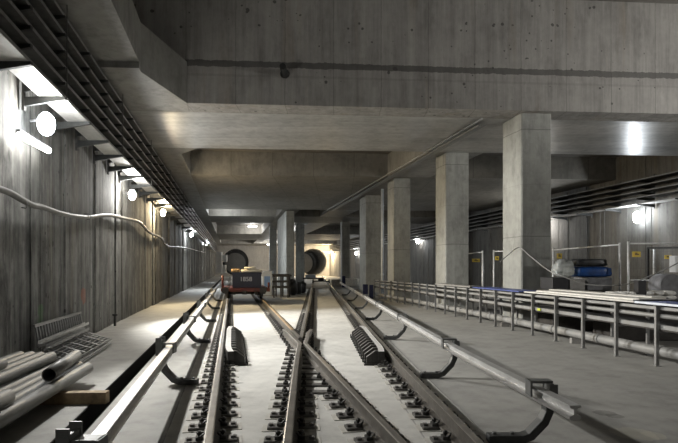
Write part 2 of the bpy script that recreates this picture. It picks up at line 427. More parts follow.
# ------------------------------------------------------------------ columns
def column(off, t, w, d, zt, label, mat='column_concrete'):
    p = [S(off, t), S(off+w, t), S(off+w, t+d), S(off, t+d)]
    mb = MB(); c = .03
    pts = []
    for i in range(4):                            # chamfered arrises
        a, b, e = p[i-1], p[i], p[(i+1) % 4]
        pts += [b+(a-b).normalized()*c, b+(e-b).normalized()*c]
    mb.poly(pts, 0, zt-.004)
    return tag(mb.build('concrete_column', mat), label, 'column', 'concrete columns of the hall', 'thing')
column(8.03, 14.42, .87, 1.02, ZS, 'nearest and widest square concrete column, behind the long pipe rack at right')
column(7.93, 19.32, .90, .95, ZS, 'second concrete column of the right row, pale and smooth, with the fence panel beside it')
column(7.72, 24.9, .84, .95, ZS, 'third concrete column of the right row, just right of the white downpipe')
column(7.9, 30.7, .96, 1.5, ZS, 'fourth concrete column of the right row, darker, just left of the white downpipe')
column(10.2, 48, .74, .8, ZS, 'slim pale column far down the hall, right of the right-hand tunnel mouth')
column(6.2, 50, .76, .8, ZS, 'narrow dark column far away between bright pier and right-hand tunnel mouth')
column(4.0, 38.8, .62, 7.2, 5.8, 'long pier with a brightly lit side, right of the loaded wagon')
column(3.75, 52, .7, .8, 5.8, 'dark column seen just past the lit side of the pier, beyond the wagon')

# ------------------------------------------------------------------ tracks
def railA(Y): return -.188+SL*Y
def railC(Y): return 1.339+SL*Y
PB = [(0, -.15), (4.07, -.405), (7.74, -.632), (10.1, -.745), (14, -.915), (20.95, -1.225), (30, -1.64), (100, -4.8)]
def railB(Y):
    for (a, xa), (b_, xb) in zip(PB, PB[1:]):
        if Y <= b_: return xa+(xb-xa)*(Y-a)/(b_-a)
    return PB[-1][1]
def railD(Y): return railB(Y)+1.507
RP = [(-.036, .200), (-.036, .160), (-.009, .145), (-.009, .055), (-.070, .042), (-.075, .030), (.075, .030), (.070, .042), (.009, .055), (.009, .145), (.036, .160), (.036, .200), (.026, .205), (-.026, .205)]
RM = [0]*11+[1, 1, 1]
def steps(a, b, d): 
    n = max(1, int(round((b-a)/d))); return [a+(b-a)*i/n for i in range(n+1)]
plate_src = {}
def plate_mesh():
    mb = MB(); mb.box((0,0,0), .56, .21, .006, mi=1); mb.box((0,0,.006), .46, .14, .024)
    for s in (-1, 1):
        mb.box((s*.195, 0, .03), .04, .05, .02)
    return mb.build('baseplate', ['plate_steel', 'grout'], origin=(0,0,0))
def clip_mesh():
    mb = MB(); mb.box((0,0,0), .06, .09, .03); mb.tube([(0,0,.03),(0,0,.075)], .014, 6); mb.tube([(0,0,.045),(0,0,.065)], .024, 6)
    mb.tube([(.0,-.05,.03),(-.03,-.055,.045),(-.045,-.02,.05),(-.045,.02,.05),(-.03,.055,.045),(0,.05,.03)], .009, 5)
    return mb.build('rail_clip', 'clip_steel', origin=(0,0,0))
P0, C0 = plate_mesh(), clip_mesh()
first_plate = [P0, C0]
def fasten(rail, fx, Y0, Y1, skip=None, grid=.40, far=.60):
    Y = Y0; base = world(rail)
    while Y < Y1:
        if not (skip and skip[0] < Y < skip[1]):
            d = (fx(Y+.1)-fx(Y-.1))/.2; ang = -math.atan(d)
            pl = P0.copy(); COL.objects.link(pl); pl.parent = rail
            pl.location = Vector((fx(Y), Y, .0005))-base; pl.rotation_euler = (0, 0, ang)
            if Y < 17:
                for s in (-1, 1):
                    c = C0.copy(); COL.objects.link(c); c.parent = pl
                    c.location = (s*.105, 0, .03); c.rotation_euler = (0, 0, 0 if s > 0 else math.pi)
        Y += grid if Y < 17 else far
def rail(fx, Y0, Y1, label, top='rail_top', plates=None, skip=None):
    pts = [Vector((fx(Y), Y, 0)) for Y in steps(Y0, Y1, 1.2)]
    mid = pts[len(pts)//2]
    o = MB().sweep(RP, pts, RM).build('running_rail', ['rail_steel', top], origin=(pts[0].x, pts[0].y, 0))
    tag(o, label, 'rail', 'running rails')
    if plates: fasten(o, fx, plates[0], plates[1], skip)
    return o
rail(railA, 1.6, 98, 'outer left running rail, leading under the left wheels of the wagon', plates=(1.9, 36))
rail(railD, 1.6, 98, 'outer right running rail, beside the right-hand conductor rail', plates=(1.9, 40))
rail(railB, 1.6, 9.05, 'running rail between the camera and the crossing, left of the two inner ones', plates=(1.9, 6.35))
rail(railC, 1.6, 9.05, 'running rail from the crossing to the bottom right, right of the two inner ones', plates=(1.9, 6.35))
rail(railB, 11.5, 98, 'running rail beyond the crossing heading for the right-hand tunnel', plates=(11.7, 40))
rail(railC, 11.5, 98, 'rusty-topped running rail beyond the crossing, leading to the wagon', top='rusty_top', plates=(11.7, 36))
bpy.data.objects.remove(P0, do_unlink=True); bpy.data.objects.remove(C0, do_unlink=True)

# the crossing: nose, two wing rails and long base plates
fr = empty('rail_crossing', (railB(10.1), 10.1, 0), 'steel rail crossing with flared wing rails where the two inner rails meet', 'rail crossing')
wingC = [Vector((railC(Y), Y, 0)) for Y in (9.06, 9.5)]+[Vector((railB(Y)+.125, Y, 0)) for Y in (10.25, 11.0)]+[Vector((railB(11.6)+.19, 11.6, 0))]
wingB = [Vector((railB(Y), Y, 0)) for Y in (9.06, 9.5)]+[Vector((railC(Y)-.125, Y, 0)) for Y in (10.25, 11.0)]+[Vector((railC(11.6)-.19, 11.6, 0))]
RPn = [(a*(1 if b > .1 else .62), b) for a, b in RP]
MB().sweep(RPn, wingC, RM).build('wing_rail', ['rail_steel', 'rail_top'], fr)
MB().sweep(RPn, wingB, RM).build('wing_rail', ['rail_steel', 'rail_top'], fr)
mb = MB()
for f in (railB, railC):
    ys = steps(10.22, 11.48, .2)
    mb.sweep([(-.033,.2), (-.033,.16), (-.01,.14), (-.01,.032), (.01,.032), (.01,.14), (.033,.16), (.033,.2)], [Vector((f(Y), Y, 0)) for Y in ys], [0]*7+[1])
mb.build('crossing_nose', ['rail_steel', 'rail_top'], fr)
Y = 6.52
while Y < 12:
    x0, x1 = sorted((railB(Y), railC(Y)))
    pl = MB().box(((x0+x1)/2, Y, .0005), x1-x0+.50, .13, .027).build('long_baseplate', 'plate_steel', fr)
    for xx in (x0-.125, x1+.125)+((x0+.115, x1-.115) if Y < 7.7 else ()):
        if Y > 9.05 and xx > x1: xx += .1
        if Y > 9.05 and xx < x0: xx -= .1
        c = MB(); c.box((xx, Y, .0275), .06, .09, .03); c.tube([(xx,Y,.057),(xx,Y,.10)], .014, 6); c.tube([(xx,Y,.075),(xx,Y,.092)], .024, 6); c.build('rail_clip', 'clip_steel', pl)
    Y += .40
# check rails opposite the crossing
def check_rail(fx, s, Y0, Y1, label):
    e = empty('check_rail', (fx((Y0+Y1)/2)+s*.14, (Y0+Y1)/2, 0), label, 'check rail', 'check rails')
    ys = steps(Y0, Y1, .3); pts = []
    for Y in ys:
        u = min(Y-Y0, Y1-Y); fl = max(0, .45-u)*.10
        pts.append(Vector((fx(Y)+s*(.125+fl), Y, 0)))
    MB().sweep([(-.05,.238), (-.05,.10), (.045,.10), (.045,.238)], pts, [0,0,0,1]).build('guide_bar', ['clip_steel', 'tray_bottom'], e)
    Y = Y0+.12
    while Y < Y1:
        x = fx(Y)+s*.16
        mb = MB(); mb.box((x+s*.12, Y, .0005), .32, .14, .03)
        a = [Vector((x+s*.01, Y-.05, .03)), Vector((x+s*.24, Y-.05, .03)), Vector((x+s*.24, Y-.05, .13)), Vector((x+s*.10, Y-.05, .235)), Vector((x+s*.0, Y-.05, .235))]
        k = mb.add(a+[p+Vector((0,.10,0)) for p in a]); n = 5
        mb.face([k+i for i in range(n)]); mb.face([k+n+i for i in range(n)][::-1])
        for i in range(n): mb.face((k+i, k+(i+1) % n, k+n+(i+1) % n, k+n+i))
        mb.tube([(x+s*.265, Y, .03), (x+s*.265, Y, .08)], .014, 6)
        mb.build('bracket', 'clip_steel', e); Y += .30
check_rail(railA, 1, 8.3, 11.9, 'raised check rail with black brackets beside the outer left rail')
check_rail(railD, -1, 8.3, 12.0, 'raised check rail with black brackets beside the outer right rail')

# conductor rails on J shaped brackets
def condL(Y): return railA(Y)-.66
def condR(Y): return railD(Y)+.655+max(0, 5.6-Y)*.065
CP = [(-.045,.515), (-.045,.50), (-.012,.487), (-.012,.445), (-.048,.43), (-.048,.41), (-.03,.395), (.03,.395), (.048,.41), (.048,.43), (.012,.445), (.012,.487), (.045,.50), (.045,.515)]
CM = [0,0,0,1,1,1,1,1,1,1,0,0,0,0]
o = MB().sweep(CP, [Vector((condL(Y), Y, 0)) for Y in steps(1.4, 34, 1.5)], CM).build('conductor_rail', ['conductor_steel', 'conductor_highlight'])
tag(o, 'long pale conductor rail on black J-shaped brackets on the left, near the wall', 'conductor rail', 'conductor rails')
ysr = steps(4.08, 40, 1.2)
o = MB().sweep(CP, [Vector((condR(Y), Y, -max(0, 4.9-Y)*.03)) for Y in ysr], CM).build('conductor_rail', ['conductor_steel', 'conductor_highlight'])
tag(o, 'long pale conductor rail on the right, its cut end showing near the camera', 'conductor rail', 'conductor rails')
def bracket(fr_, fc, s, Y, label):
    xr, xc = fr_(Y), fc(Y)
    e = empty('rail_bracket', (xr+s*.2, Y, 0), label, 'bracket', 'conductor rail brackets')
    x0, x1 = xr+s*.27, xc+s*.095
    path = [Vector((x0, Y, .05)), Vector((x1-s*.24, Y, .05)), Vector((x1-s*.17, Y, .075)), Vector((x1-s*.05, Y, .20)), Vector((x1-s*.01, Y, .29)), Vector((x1, Y, .41))]
    mb = MB(); k = []
    for i, p in enumerate(path):
        d = (path[min(i+1, len(path)-1)]-path[max(i-1, 0)]).normalized(); nrm = Vector((-d.z*s, 0, d.x*s))
        k.append(mb.add([p-nrm*.042+Vector((0,-.06,0)), p-nrm*.042+Vector((0,.06,0)), p+nrm*.03+Vector((0,.06,0)), p+nrm*.03+Vector((0,-.06,0))]))
    for a, b_ in zip(k, k[1:]):
        for i in range(4): mb.face((a+i, a+(i+1) % 4, b_+(i+1) % 4, b_+i))
    mb.face([k[0]+i for i in range(4)]); mb.face([k[-1]+i for i in range(4)])
    arm = mb.build('arm', 'bracket_paint', e, bevel=.008)
    for dx in (.06, .22):
        MB().tube([(x0+s*dx, Y, .075), (x0+s*dx, Y, .10)], .022, 6).build('bolt', 'clamp_paint', arm)
    mb = MB()
    hh = 0 if s < 0 else .05
    mb.box((x1+s*.005, Y, .38), .03, .17, .22-hh)
    mb.box((xc+s*.02, Y, .545), .20, .11, .022)
    mb.box((xc-s*.075, Y, .43), .018, .13, .137)
    mb.box((x1+s*.02, Y+.075, .40), .075, .018, .24-2*hh)
    mb.box((x1+s*.02, Y-.075, .40), .075, .018, .24-2*hh)
    mb.build('clamp', 'clamp_paint', e)
for i, Y in enumerate((3.08, 7.0, 10.9, 15.1, 19.8, 24.5)):
    bracket(railA, condL, -1, Y, '%s J-shaped bracket from the camera under the left conductor rail' % ORD[i])
for i, Y in enumerate((4.67, 7.42, 11.4, 15.6, 19.8, 24.5, 29.5)):
    bracket(railD, condR, 1, Y, '%s J-shaped bracket from the camera under the right conductor rail' % ORD[i])

# ------------------------------------------------------------------ cable trays along both walls
def trays(side, zs, off_in, off_out, t0, t1, names, group):
    for z, lab in zip(zs, names):
        e = empty('cable_tray', L(off_in, t0+2, z), lab, 'cable tray', group)
        for nm, mat in (('tray', None),):
            mb = MB()
            pts = lambda a, b: [L(a, t0), L(b, t0), L(b, t1), L(a, t1)]
            lo, hi = min(off_in, off_out), max(off_in, off_out)
            mb.poly(pts(lo, hi), z, z+.006)
            lip = MB(); lip.poly(pts(lo, lo+.012), z+.007, z+.055); lip.poly(pts(hi-.012, hi), z+.007, z+.055)
            lip.build('side_rail', 'tray_lip' if side < 0 else 'galvanised', mb.build('tray', 'tray_bottom' if z == zs[0] else 'tray_steel', e))
        R = random.Random(int(z*100))
        for k in range(5):
            o_ = lo+.06+k*(hi-lo-.12)/4+R.uniform(-.01, .01); r = R.uniform(.02, .038)
            path = [L(o_+R.uniform(-.015, .015), Y, z+r+.008+R.uniform(0, .008)) for Y in steps(t0, t1, 2.2)]
            MB().tube(path, r, 6).build('cable', R.choice(['black_rubber', 'black_rubber', 'cable_grey']), e)
zl = [4.27, 4.50, 4.74, 5.0, 5.27, 5.55]
trays(-1, zl, -2.66, -3.04, 1.0, 97, ['%s cable tray up on the left wall' % w for w in ('lowest, brightly lit', 'second from bottom', 'third from bottom', 'fourth from bottom', 'fifth from bottom', 'topmost')], 'cable trays on the left wall')
zr = [4.4, 4.66, 4.92, 5.18, 5.44]
trays(1, zr, 17.95, 18.55, 14, 97, ['%s cable tray high on the right wall' % w for w in ('lowest', 'second from bottom', 'third from bottom', 'second from top', 'topmost')], 'cable trays on the right wall')
def tray_bracket(off_w, off_e, s, Y, zs, zt, label, group, hanger=True):
    e = empty('tray_bracket', L(off_w, Y, zs[0]), label, 'bracket', group)
    for z in zs:
        a, b_ = L(off_w, Y, 0), L(off_e, Y, 0)
        mb = MB(); p = []
        d = Vector((0, .025, 0))
        for q in (-d, d):
            p += [Vector((*(a+q).xy, z-.15)), Vector((*(b_+q).xy, z-.05)), Vector((*(b_+q).xy, z-.005)), Vector((*(a+q).xy, z-.005))]
        k = mb.add(p)
        for q in ((0,1,2,3), (7,6,5,4), (0,4,5,1), (1,5,6,2), (2,6,7,3), (3,7,4,0)): mb.face([k+i for i in q])
        mb.build('arm', 'bracket_paint', e)
    if hanger:
        c = L(off_e+s*.02, Y, 0)
        MB().box((c.x, c.y, zs[0]-.03), .012, .012, zt-zs[0]-.1).build('hanger', 'tray_steel', e)
    c = L(off_w-s*.02, Y, 0)
    MB().box((c.x, c.y, zs[0]-.22), .04, .06, zt-zs[0]+.1).build('wall_rail', 'tray_steel', e)
ks = [4.2, 5.5, 6.8, 8.2, 9.6, 11.0, 12.4, 13.8, 15.2, 16.8, 18.4, 20, 22, 24, 26, 28, 31, 34, 37, 40]
for i, Y in enumerate(ks):
    tray_bracket(-3.26, -2.62, 1, Y, zl, 5.85, '%s tray bracket from the camera along the left wall' % ORD[i], 'brackets under the left cable trays', i % 3 == 0)
for i, Y in enumerate([19, 21, 23, 25, 27, 29, 32, 35, 38, 42, 46, 50]):
    tray_bracket(18.66, 17.9, -1, Y, zr, 5.85, '%s tray bracket from the camera along the right wall' % ORD[i], 'brackets under the right cable trays', False)

# ------------------------------------------------------------------ lamps
def point(loc, watts, colr, r=.12):
    l = bpy.data.lights.new('lamp_light', 'POINT'); l.energy = watts; l.color = colr; l.shadow_soft_size = r
    o = bpy.data.objects.new('lamp_light', l); COL.objects.link(o); o.location = loc; return o
def flood(loc, aim, watts, colr, r=.12, cone=150):
    l = bpy.data.lights.new('lamp_beam', 'SPOT'); l.energy = watts; l.color = colr; l.shadow_soft_size = r; l.spot_size = math.radians(cone); l.spot_blend = .55 if cone > 70 else .9
    o = bpy.data.objects.new('lamp_beam', l); COL.objects.link(o); o.location = loc
    o.rotation_euler = (Vector(aim)-Vector(loc)).to_track_quat('-Z', 'Y').to_euler(); return o
def wall_lamp(off, s, Y, z, watts, colr, mat, label, aim=5.0, out=.32, r=.12, halo=.05, dy=-1.0, za=0., cone=120, br=.11):
    w = L(off, Y, z)
    e = empty('wall_lamp', w, label, 'lamp', 'work lamps on the walls')
    d = Vector((s, SL*-s*0, 0)); c = w+d*(out-.12)
    MB().beam(w, c+Vector((0,0,.02)), .03, .03).build('lamp_arm', 'lamp_body', e)
    mb = MB(); mb.tube([c, c+d*.07+Vector((0,-.03,-.05))], [.06, .13], 12); mb.build('housing', 'lamp_body', e)
    q = c+d*.075+Vector((0,-.03,-.055))
    MB().lump(q, br, br, br*1.45, 14, 10, 0, -1, 0, 1, 1.).build('bulb', mat, e)
    flood(q+d*.12+Vector((0,-.02,-.02)), L(off+s*aim, Y+dy, za), watts, colr, r, cone)
    point(q+d*.16+Vector((0,-.06,.10)), watts*halo, colr, .08)
W, CW, WW = (1, .985, .955), (.90, .955, 1), (1, .80, .50)
wall_lamp(-3.24, 1, 8.35, 3.93, 2000, W, 'lamp_cool', 'blazing round floodlight on the left wall, nearest the camera, above a tube light', 7.2, dy=-1.6, br=.13, cone=104)
wall_lamp(-3.24, 1, 15.5, 3.80, 4200, W, 'lamp_white', 'white lamp on the left wall, above the draped grey cable', 5.5, cone=100)
wall_lamp(-3.24, 1, 22.4, 4.00, 1300, WW, 'lamp_warm', 'lamp on the left wall throwing an orange glow beside it', halo=.3)
wall_lamp(-3.24, 1, 38, 4.05, 1200, CW, 'lamp_cool', 'bright white lamp far along the left wall, lighting a pale strip', r=.2, halo=.25)
wall_lamp(-3.24, 1, 60, 4.4, 3000, CW, 'lamp_white', 'farthest lamp on the left wall, just left of the far tunnel', r=.2, halo=.25)
wall_lamp(18.65, -1, 23.6, 3.93, 900, CW, 'lamp_cool', 'glaring lamp on the right wall above the yellow signs', 8, r=.12, halo=.3, br=.19)
wall_lamp(18.65, -1, 31, 3.9, 700, W, 'lamp_white', 'lamp on the right wall hidden behind the nearest column', 8, r=.15, halo=.35, br=.19)
wall_lamp(18.65, -1, 51.4, 4.3, 700, CW, 'lamp_white', 'lamp far along right wall, seen between second and third column', 8, r=.15, halo=.35, br=.19)
wall_lamp(18.65, -1, 77, 3.8, 600, CW, 'lamp_white', 'small distant lamp seen left of the fourth column', 8, r=.15, halo=.35, br=.19)
# tube light under the first floodlight
e = empty('tube_light', L(-3.22, 8.3, 3.5), 'slim lit tube light fixed to left wall below the nearest floodlight', 'lamp')
a, b_ = L(-3.14, 7.7, 3.54), L(-3.14, 8.9, 3.58)
MB().beam(a+Vector((-.03,0,.05)), b_+Vector((-.03,0,.05)), .07, .07).build('housing', 'lamp_body', e)
MB().tube([a, b_], .05, 8).build('tube', 'lamp_white', e)
# unseen lamps added behind and beside the camera to light the near half
wall_lamp(-3.24, 1, -2.2, 3.8, 120, W, 'lamp_white', 'unseen lamp added on the left wall behind the camera', 5.5, dy=6, halo=.0, cone=90)
wall_lamp(18.65, -1, 9.5, 4.6, 3600, W, 'lamp_white', 'unseen lamp added on the right wall beside the camera', 6.6, r=.2, dy=5.2, za=8.6, cone=66, halo=0)

wall_lamp(18.65, -1, 1.5, 4.4, 1900, W, 'lamp_white', 'unseen lamp added on the right wall behind the camera', 10, r=.2, dy=11, za=1.0, cone=64, halo=0)
# ------------------------------------------------------------------ cable draped along the left wall
pts = [(0,190),(18,199),(30,205),(40,207),(62,214),(85,217),(105,215),(122,218),(138,222),(148,232),(160,238),(166,246),(176,247),(190,249),(205,253)]
path = []
for (x, y) in [(-60, 175)]+pts:
    Y = -3.24/((x-CX)/F-SL); Y = abs(Y); p = pY(x, y, Y); p.x = -3.20+SL*Y; path.append(p)
from mathutils import geometry
sm_ = []
for i in range(len(path)-1):
    a, b_ = path[i], path[i+1]; pa, pb = path[max(i-1,0)], path[min(i+2, len(path)-1)]
    for k in range(4):
        t = k/4; sm_.append(.5*((2*a)+(b_-pa)*t+(2*pa-5*a+4*b_-pb)*t*t+(3*a-pa-3*b_+pb)*t**3))
sm_.append(path[-1])
tag(MB().tube(sm_, .05, 8).build('wall_cable', 'pipe_grey'), 'thick grey cable drooping along the left wall below the lamps', 'cable')
for (x, y), lab in (((21,203), 'small wire hook holding grey cable, nearest the camera'), ((86,216), 'small wire hook holding grey cable, halfway to the second lamp')):
    Y = 3.24/(-(x-CX)/F+SL); p = pY(x, y, Y); p.x = -3.28+SL*Y
    mb = MB(); mb.tube([p+Vector((0,0,.05)), p+Vector((.12,0,.04)), p+Vector((.15,0,-.02)), p+Vector((.12,0,-.08)), p+Vector((.05,0,-.07))], .01, 5)
    tag(mb.build('cable_hook', 'galvanised'), lab, 'hook', 'cable hooks on the wall')

# ------------------------------------------------------------------ pile of pipes at the left
PD = -.155
def pipe(i, z, r, far, near, label):
    p, q = Vector((PX+PD*far-.152*i, far, z)), Vector((PX+PD*near-.152*i, near, z))
    return tag(MB().tube([q, p], r, 20, hollow=.86, inner_mi=1).build('plastic_pipe', ['pipe_grey', 'pipe_inside']), label, 'pipe', 'grey pipes piled by the left wall')
PX = -2.315
B0 = .14
z1, z2, z3 = B0+.0745, B0+.0745+.1335, B0+.0745+.267
pipe(0, z1, .074, 7.05, 2.0, 'lowest grey pipe at the outer edge of the pile, nearest the track')
pipe(1, z1, .074, 7.15, 2.0, 'grey pipe second from the track in the bottom layer')
pipe(2, z1, .074, 7.25, 2.0, 'grey pipe third from the track in the bottom layer')
pipe(3, z1, .074, 7.2, 2.0, 'bottom grey pipe right under the short open-ended pipe')
for i in (4, 5, 6, 7): pipe(i, z1, .074, 6.9, 2.0 if i < 7 else 3.5, 'buried grey pipe in the bottom layer of the pile, near the wall')
pipe(3.5, z2, .074, 7.15, 2.0, 'long grey pipe just left of the short open-ended pipe')
pipe(4.5, z2, .074, 7.15, 2.0, 'grey pipe second left of the open-ended one, upper layer')
pipe(5.5, z2, .074, 7.2, 2.0, 'grey pipe third left of the open-ended one, upper layer')
pipe(6.5, z2, .074, 7.2, 3.2, 'grey pipe closest to the wall in the upper layer')
pipe(.5, z2, .074, 4.95, 2.0, 'cut end of a grey pipe at the bottom left, low in the pile')
pipe(4.0, z3+.003, .074, 5.9, 2.0, 'cut grey pipe highest at the left edge, on top of the pile')
tag(MB().tube([Vector((-3.26, 5.85, .368)), Vector((-3.62, 7.15, .368))], .078, 22, hollow=.84, inner_mi=1).build('plastic_pipe', ['pipe_grey', 'pipe_inside']),
    'short grey pipe with open dark end facing the camera, on top of the pile', 'pipe', 'grey pipes piled by the left wall')
for (y, lab, dx) in ((404.5, 'square wooden beam under the front of the pipe pile', 0), (470, 'square wooden beam under the near end of the pipe pile', -.4)):
    p = pz(105, y, 0)
    d = Vector((1, .05, 0)); mb = MB()
    mb.beam(p+Vector((0,.07,.068)), p-d*1.15+Vector((0,.07,.068)), .12, .135)
    tag(mb.build('wooden_beam', 'wood', bevel=.006), lab, 'beam', None, 'thing')

# cable ladder sections leaning by the wall
def ladder(p0, p1, up, n, label, mat='galvanised', w=.03):
    p0, p1, up = Vector(p0), Vector(p1), Vector(up)
    e = empty('cable_ladder', p0, label, 'cable ladder', 'cable ladder sections by the left wall')
    for q in (Vector((0,0,0)), up): MB().beam(p0+q, p1+q, w, w*1.6).build('side_rail', mat, e)
    for i in range(n):
        a = p0+(p1-p0)*((i+.5)/n); MB().beam(a, a+up, .035, .02).build('rung', mat, e)
ladder(L(-3.14, 8.4, .30), L(-3.14, 11.0, .30), (-.06, 0, .33), 20, 'upright cable ladder section with many rungs leaning on the left wall')
def grating(p0, p1, across, label):
    p0, p1, across = Vector(p0), Vector(p1), Vector(across)
    e = empty('steel_grating', p0, label, 'grating', 'gratings by the left wall')
    for k in range(8): MB().beam(p0+across*(k/7), p1+across*(k/7), .018, .03).build('long_bar', 'galvanised', e)
    for k in range(6):
        a = p0+(p1-p0)*((k+.3)/5.6)+Vector((0,0,.021)); MB().beam(a, a+across, .02, .01).build('cross_bar', 'galvanised', e)
grating(L(-3.0, 8.25, .265), L(-3.0, 10.7, .265), (.52, 0, -.15), 'upper steel grating lying slanted in front of the upright ladder section')
grating(L(-2.97, 8.1, .20), L(-2.97, 10.5, .20), (.52, 0, -.15), 'lower steel grating lying slanted in front of the upright ladder section')
for i, (o_, z, lab, dz) in enumerate(((-3.02, .37, 'pale steel channel lying on top of the slanted gratings', .0), (-2.9, .30, 'dull steel channel on the slanted gratings, below the pale one', .0))):
    mb = MB(); a, b_ = L(o_, 8.2, z), L(o_-.02, 10.9-.4*i, z+.02)
    mb.sweep([(-.04,0),(.04,0),(.04,.05),(.035,.05),(.035,.005),(-.035,.005),(-.035,.05),(-.04,.05)], [a, b_])
    tag(mb.build('steel_channel', 'conductor_steel' if i == 0 else 'galvanised'), lab, 'channel', 'steel channels by the left wall')
p = L(-2.98, 8.15, 0)
for dy, lab in ((.25, 'black support under the near ends of the slanted gratings'), (2.1, 'black support under the far ends of the slanted gratings')):
    q = L(-2.98, 8.15+dy, 0)
    tag(MB().box(q+Vector((.02,0,0)), .26, .12, .085).build('support_block', 'black_rubber', bevel=.01), lab, 'support')
p = pz(115, 326, 0); tag(MB().box(p, .05, .05, .28).box(p+Vector((0,0,.28)), .12, .05, .04).build('steel_stake', 'dark_frame'), 'short dark stake standing on the floor by the left wall', 'stake')
# ------------------------------------------------------------------ long rack at the right
def lerp(tab, Y):
    for (a, va), (b_, vb) in zip(tab, tab[1:]):
        if Y <= b_: return va+(vb-va)*(Y-a)/(b_-a)
    return tab[-1][1]
RKT = [(0, 6.398), (21.5, 3.022), (25, 2.28), (35, .222)]
RDT = [(0, .62), (16, .62), (19, .5), (23, .26), (35, .26)]
def rk(Y): return lerp(RKT, Y)
def rd(Y): return lerp(RDT, Y)
rack = empty('pipe_rack', (rk(15), 15, 0), 'long low steel rack of posts and rails before the row of columns', 'rack')
ypost = [6.5, 7.4]+[8.33+.94*i for i in range(21)]
for Y in ypost:
    x = rk(Y)
    mb = MB(); mb.box((x, Y, 0), .10, .10, .01); mb.box((x, Y, .01), .052, .052, .94)
    pst = mb.build('post', 'galvanised', rack)
    MB().box((x, Y, .951), .075, .075, .02).build('post_cap', 'clamp_paint', pst)
    mb = MB(); r_ = rd(Y); mb.box((x+r_, Y+.10, 0), .08, .08, .01); mb.box((x+r_, Y+.10, .01), .045, .045, .9); mb.build('rear_post', 'galvanised', rack)
    MB().beam((x+.03, Y+.02, .87), (x+r_, Y+.10, .87), .04, .04).build('cross_bar', 'galvanised', rack)
    MB().beam((x+.03, Y+.02, .548), (x+r_, Y+.10, .548), .04, .04).build('cross_bar', 'galvanised', rack)
yy0, yy1 = 6.4, 27.4
dv = Vector((-.157, 1, 0)).normalized()
YK = [6.4, 9, 12, 15, 17, 19, 21.5, 23, 25, 27.4]
def run(k, z, y0=None, y1=None): return [Vector((rk(Y)+(max(k*rd(Y), .125) if k > .3 else k), Y, z)) for Y in YK]
def bar(k, z, w, h): return MB().sweep([(-w/2,-h/2), (w/2,-h/2), (w/2,h/2), (-w/2,h/2)], run(k, z))
MB().tube(run(.07, .80), .037, 10).build('upper_rail', 'pipe_light', rack)
bar(.06, .625, .04, .065).build('lower_rail', 'pipe_light', rack)
bar(.06, .925, .04, .045).build('top_rail', 'pipe_light', rack)
bar(.94, .55, .04, .05).build('rear_rail', 'tray_steel', rack)
for z in (.578, .900):
    mb = MB(); q = []
    for Y in YK: q.append(mb.add([(rk(Y)+.04, Y, z-.01), (rk(Y)+rd(Y)-.03, Y, z-.01), (rk(Y)+rd(Y)-.03, Y, z+.01), (rk(Y)+.04, Y, z+.01)]))
    for a, b_ in zip(q, q[1:]):
        for i in range(4): mb.face((a+i, a+(i+1) % 4, b_+(i+1) % 4, b_+i))
    mb.face([q[0]+i for i in range(4)]); mb.face([q[-1]+i for i in range(4)])
    mb.build('shelf', 'shaded_timber', rack)
# pipe on the floor under the rack
mb = MB(); pth = run(.39, .20); mb.tube(pth, .085, 14)
Y = 7.0
while Y < 27:
    c = Vector((rk(Y)+max(.39*rd(Y), .125), Y, .20)); mb.tube([c-dv*.05, c+dv*.05], .095, 14); Y += 1.55
tag(mb.build('drain_pipe', 'pipe_light'), 'long pale pipe with collars running low under the rack', 'pipe')
for i in range(6):
    Y = 7.75+i*3.1; c = Vector((rk(Y)+max(.39*rd(Y), .125), Y, 0))
    tag(MB().box(c, .2, .1, .112).build('pipe_support', 'crate_light'), '%s small block under the low pipe, counted from the camera' % ORD[i], 'block', 'blocks under the low pipe')
for k in range(3):
    pth = [Vector((rk(Y)+.2+.1*k, Y, .632)) for Y in (6.6, 9, 12, 15.5)]
    tag(MB().tube(pth, .042, 6).build('black_cable', 'black_rubber'), 'thick black cable lying on the lower shelf of the rack', 'cable', 'black cables on the rack shelf')
# boards on top of the rack
def board(Y0, Y1, dx, z, w, h, mat, name, label, group='boards on the rack', turn=0.):
    a, b_ = Vector((rk(Y0)+dx, Y0, z+h/2)), Vector((rk(Y1)+dx+turn, Y1, z+h/2))
    return tag(MB().beam(a, b_, w, h).build(name, mat, bevel=.004), label, 'board', group)
board(9.05, 12.75, .60, .973, 1.0, .03, 'pale_board', 'pale_board', 'pale flat board lowest on the rack, in front of the nearest column')
board(9.0, 12.4, .40, 1.004, .42, .035, 'pale_board', 'pale_board', 'narrow pale board on top of the wide pale one, its dark end showing', turn=.05)
board(9.4, 12.7, .86, 1.004, .30, .05, 'pale_board', 'pale_board', 'narrow pale board at the rear of the pale stack on the rack')
tag(MB().beam((rk(9.0)+.10, 8.97, 1.0), (rk(9.0)+1.10, 8.97, 1.0), .05, .05).build('dark_strip', 'crate_black'), 'short dark strip across the near end of the pale boards', 'strip')
board(6.3, 8.90, .37, .973, .55, .03, 'blue_board', 'blue_board', 'dark blue board on the rack at the right edge of the photo')
board(6.3, 8.88, .06, .973, .05, .035, 'cabinet_white', 'white_strip', 'narrow white strip along the front of the blue board, right edge of photo')
board(12.85, 15.6, .34, .973, .60, .03, 'blue_board', 'blue_board', 'dark blue board on the rack in front of the nearest column')
board(15.8, 18.9, .25, .973, .40, .04, 'crate_light', 'grey_board', 'grey board on the far stretch of the rack, before the second column')
for Y, lab in ((11.85, 'small yellow-green clip on the rack rail'),):
    MB  # marker tape on the rail
    tag(MB().box((rk(Y)+.022, Y, .60), .025, .12, .05, .155).build('rail_tape', 'yellow_green'), 'yellow-green tape wrapped on the lower rail of the rack', 'tape')

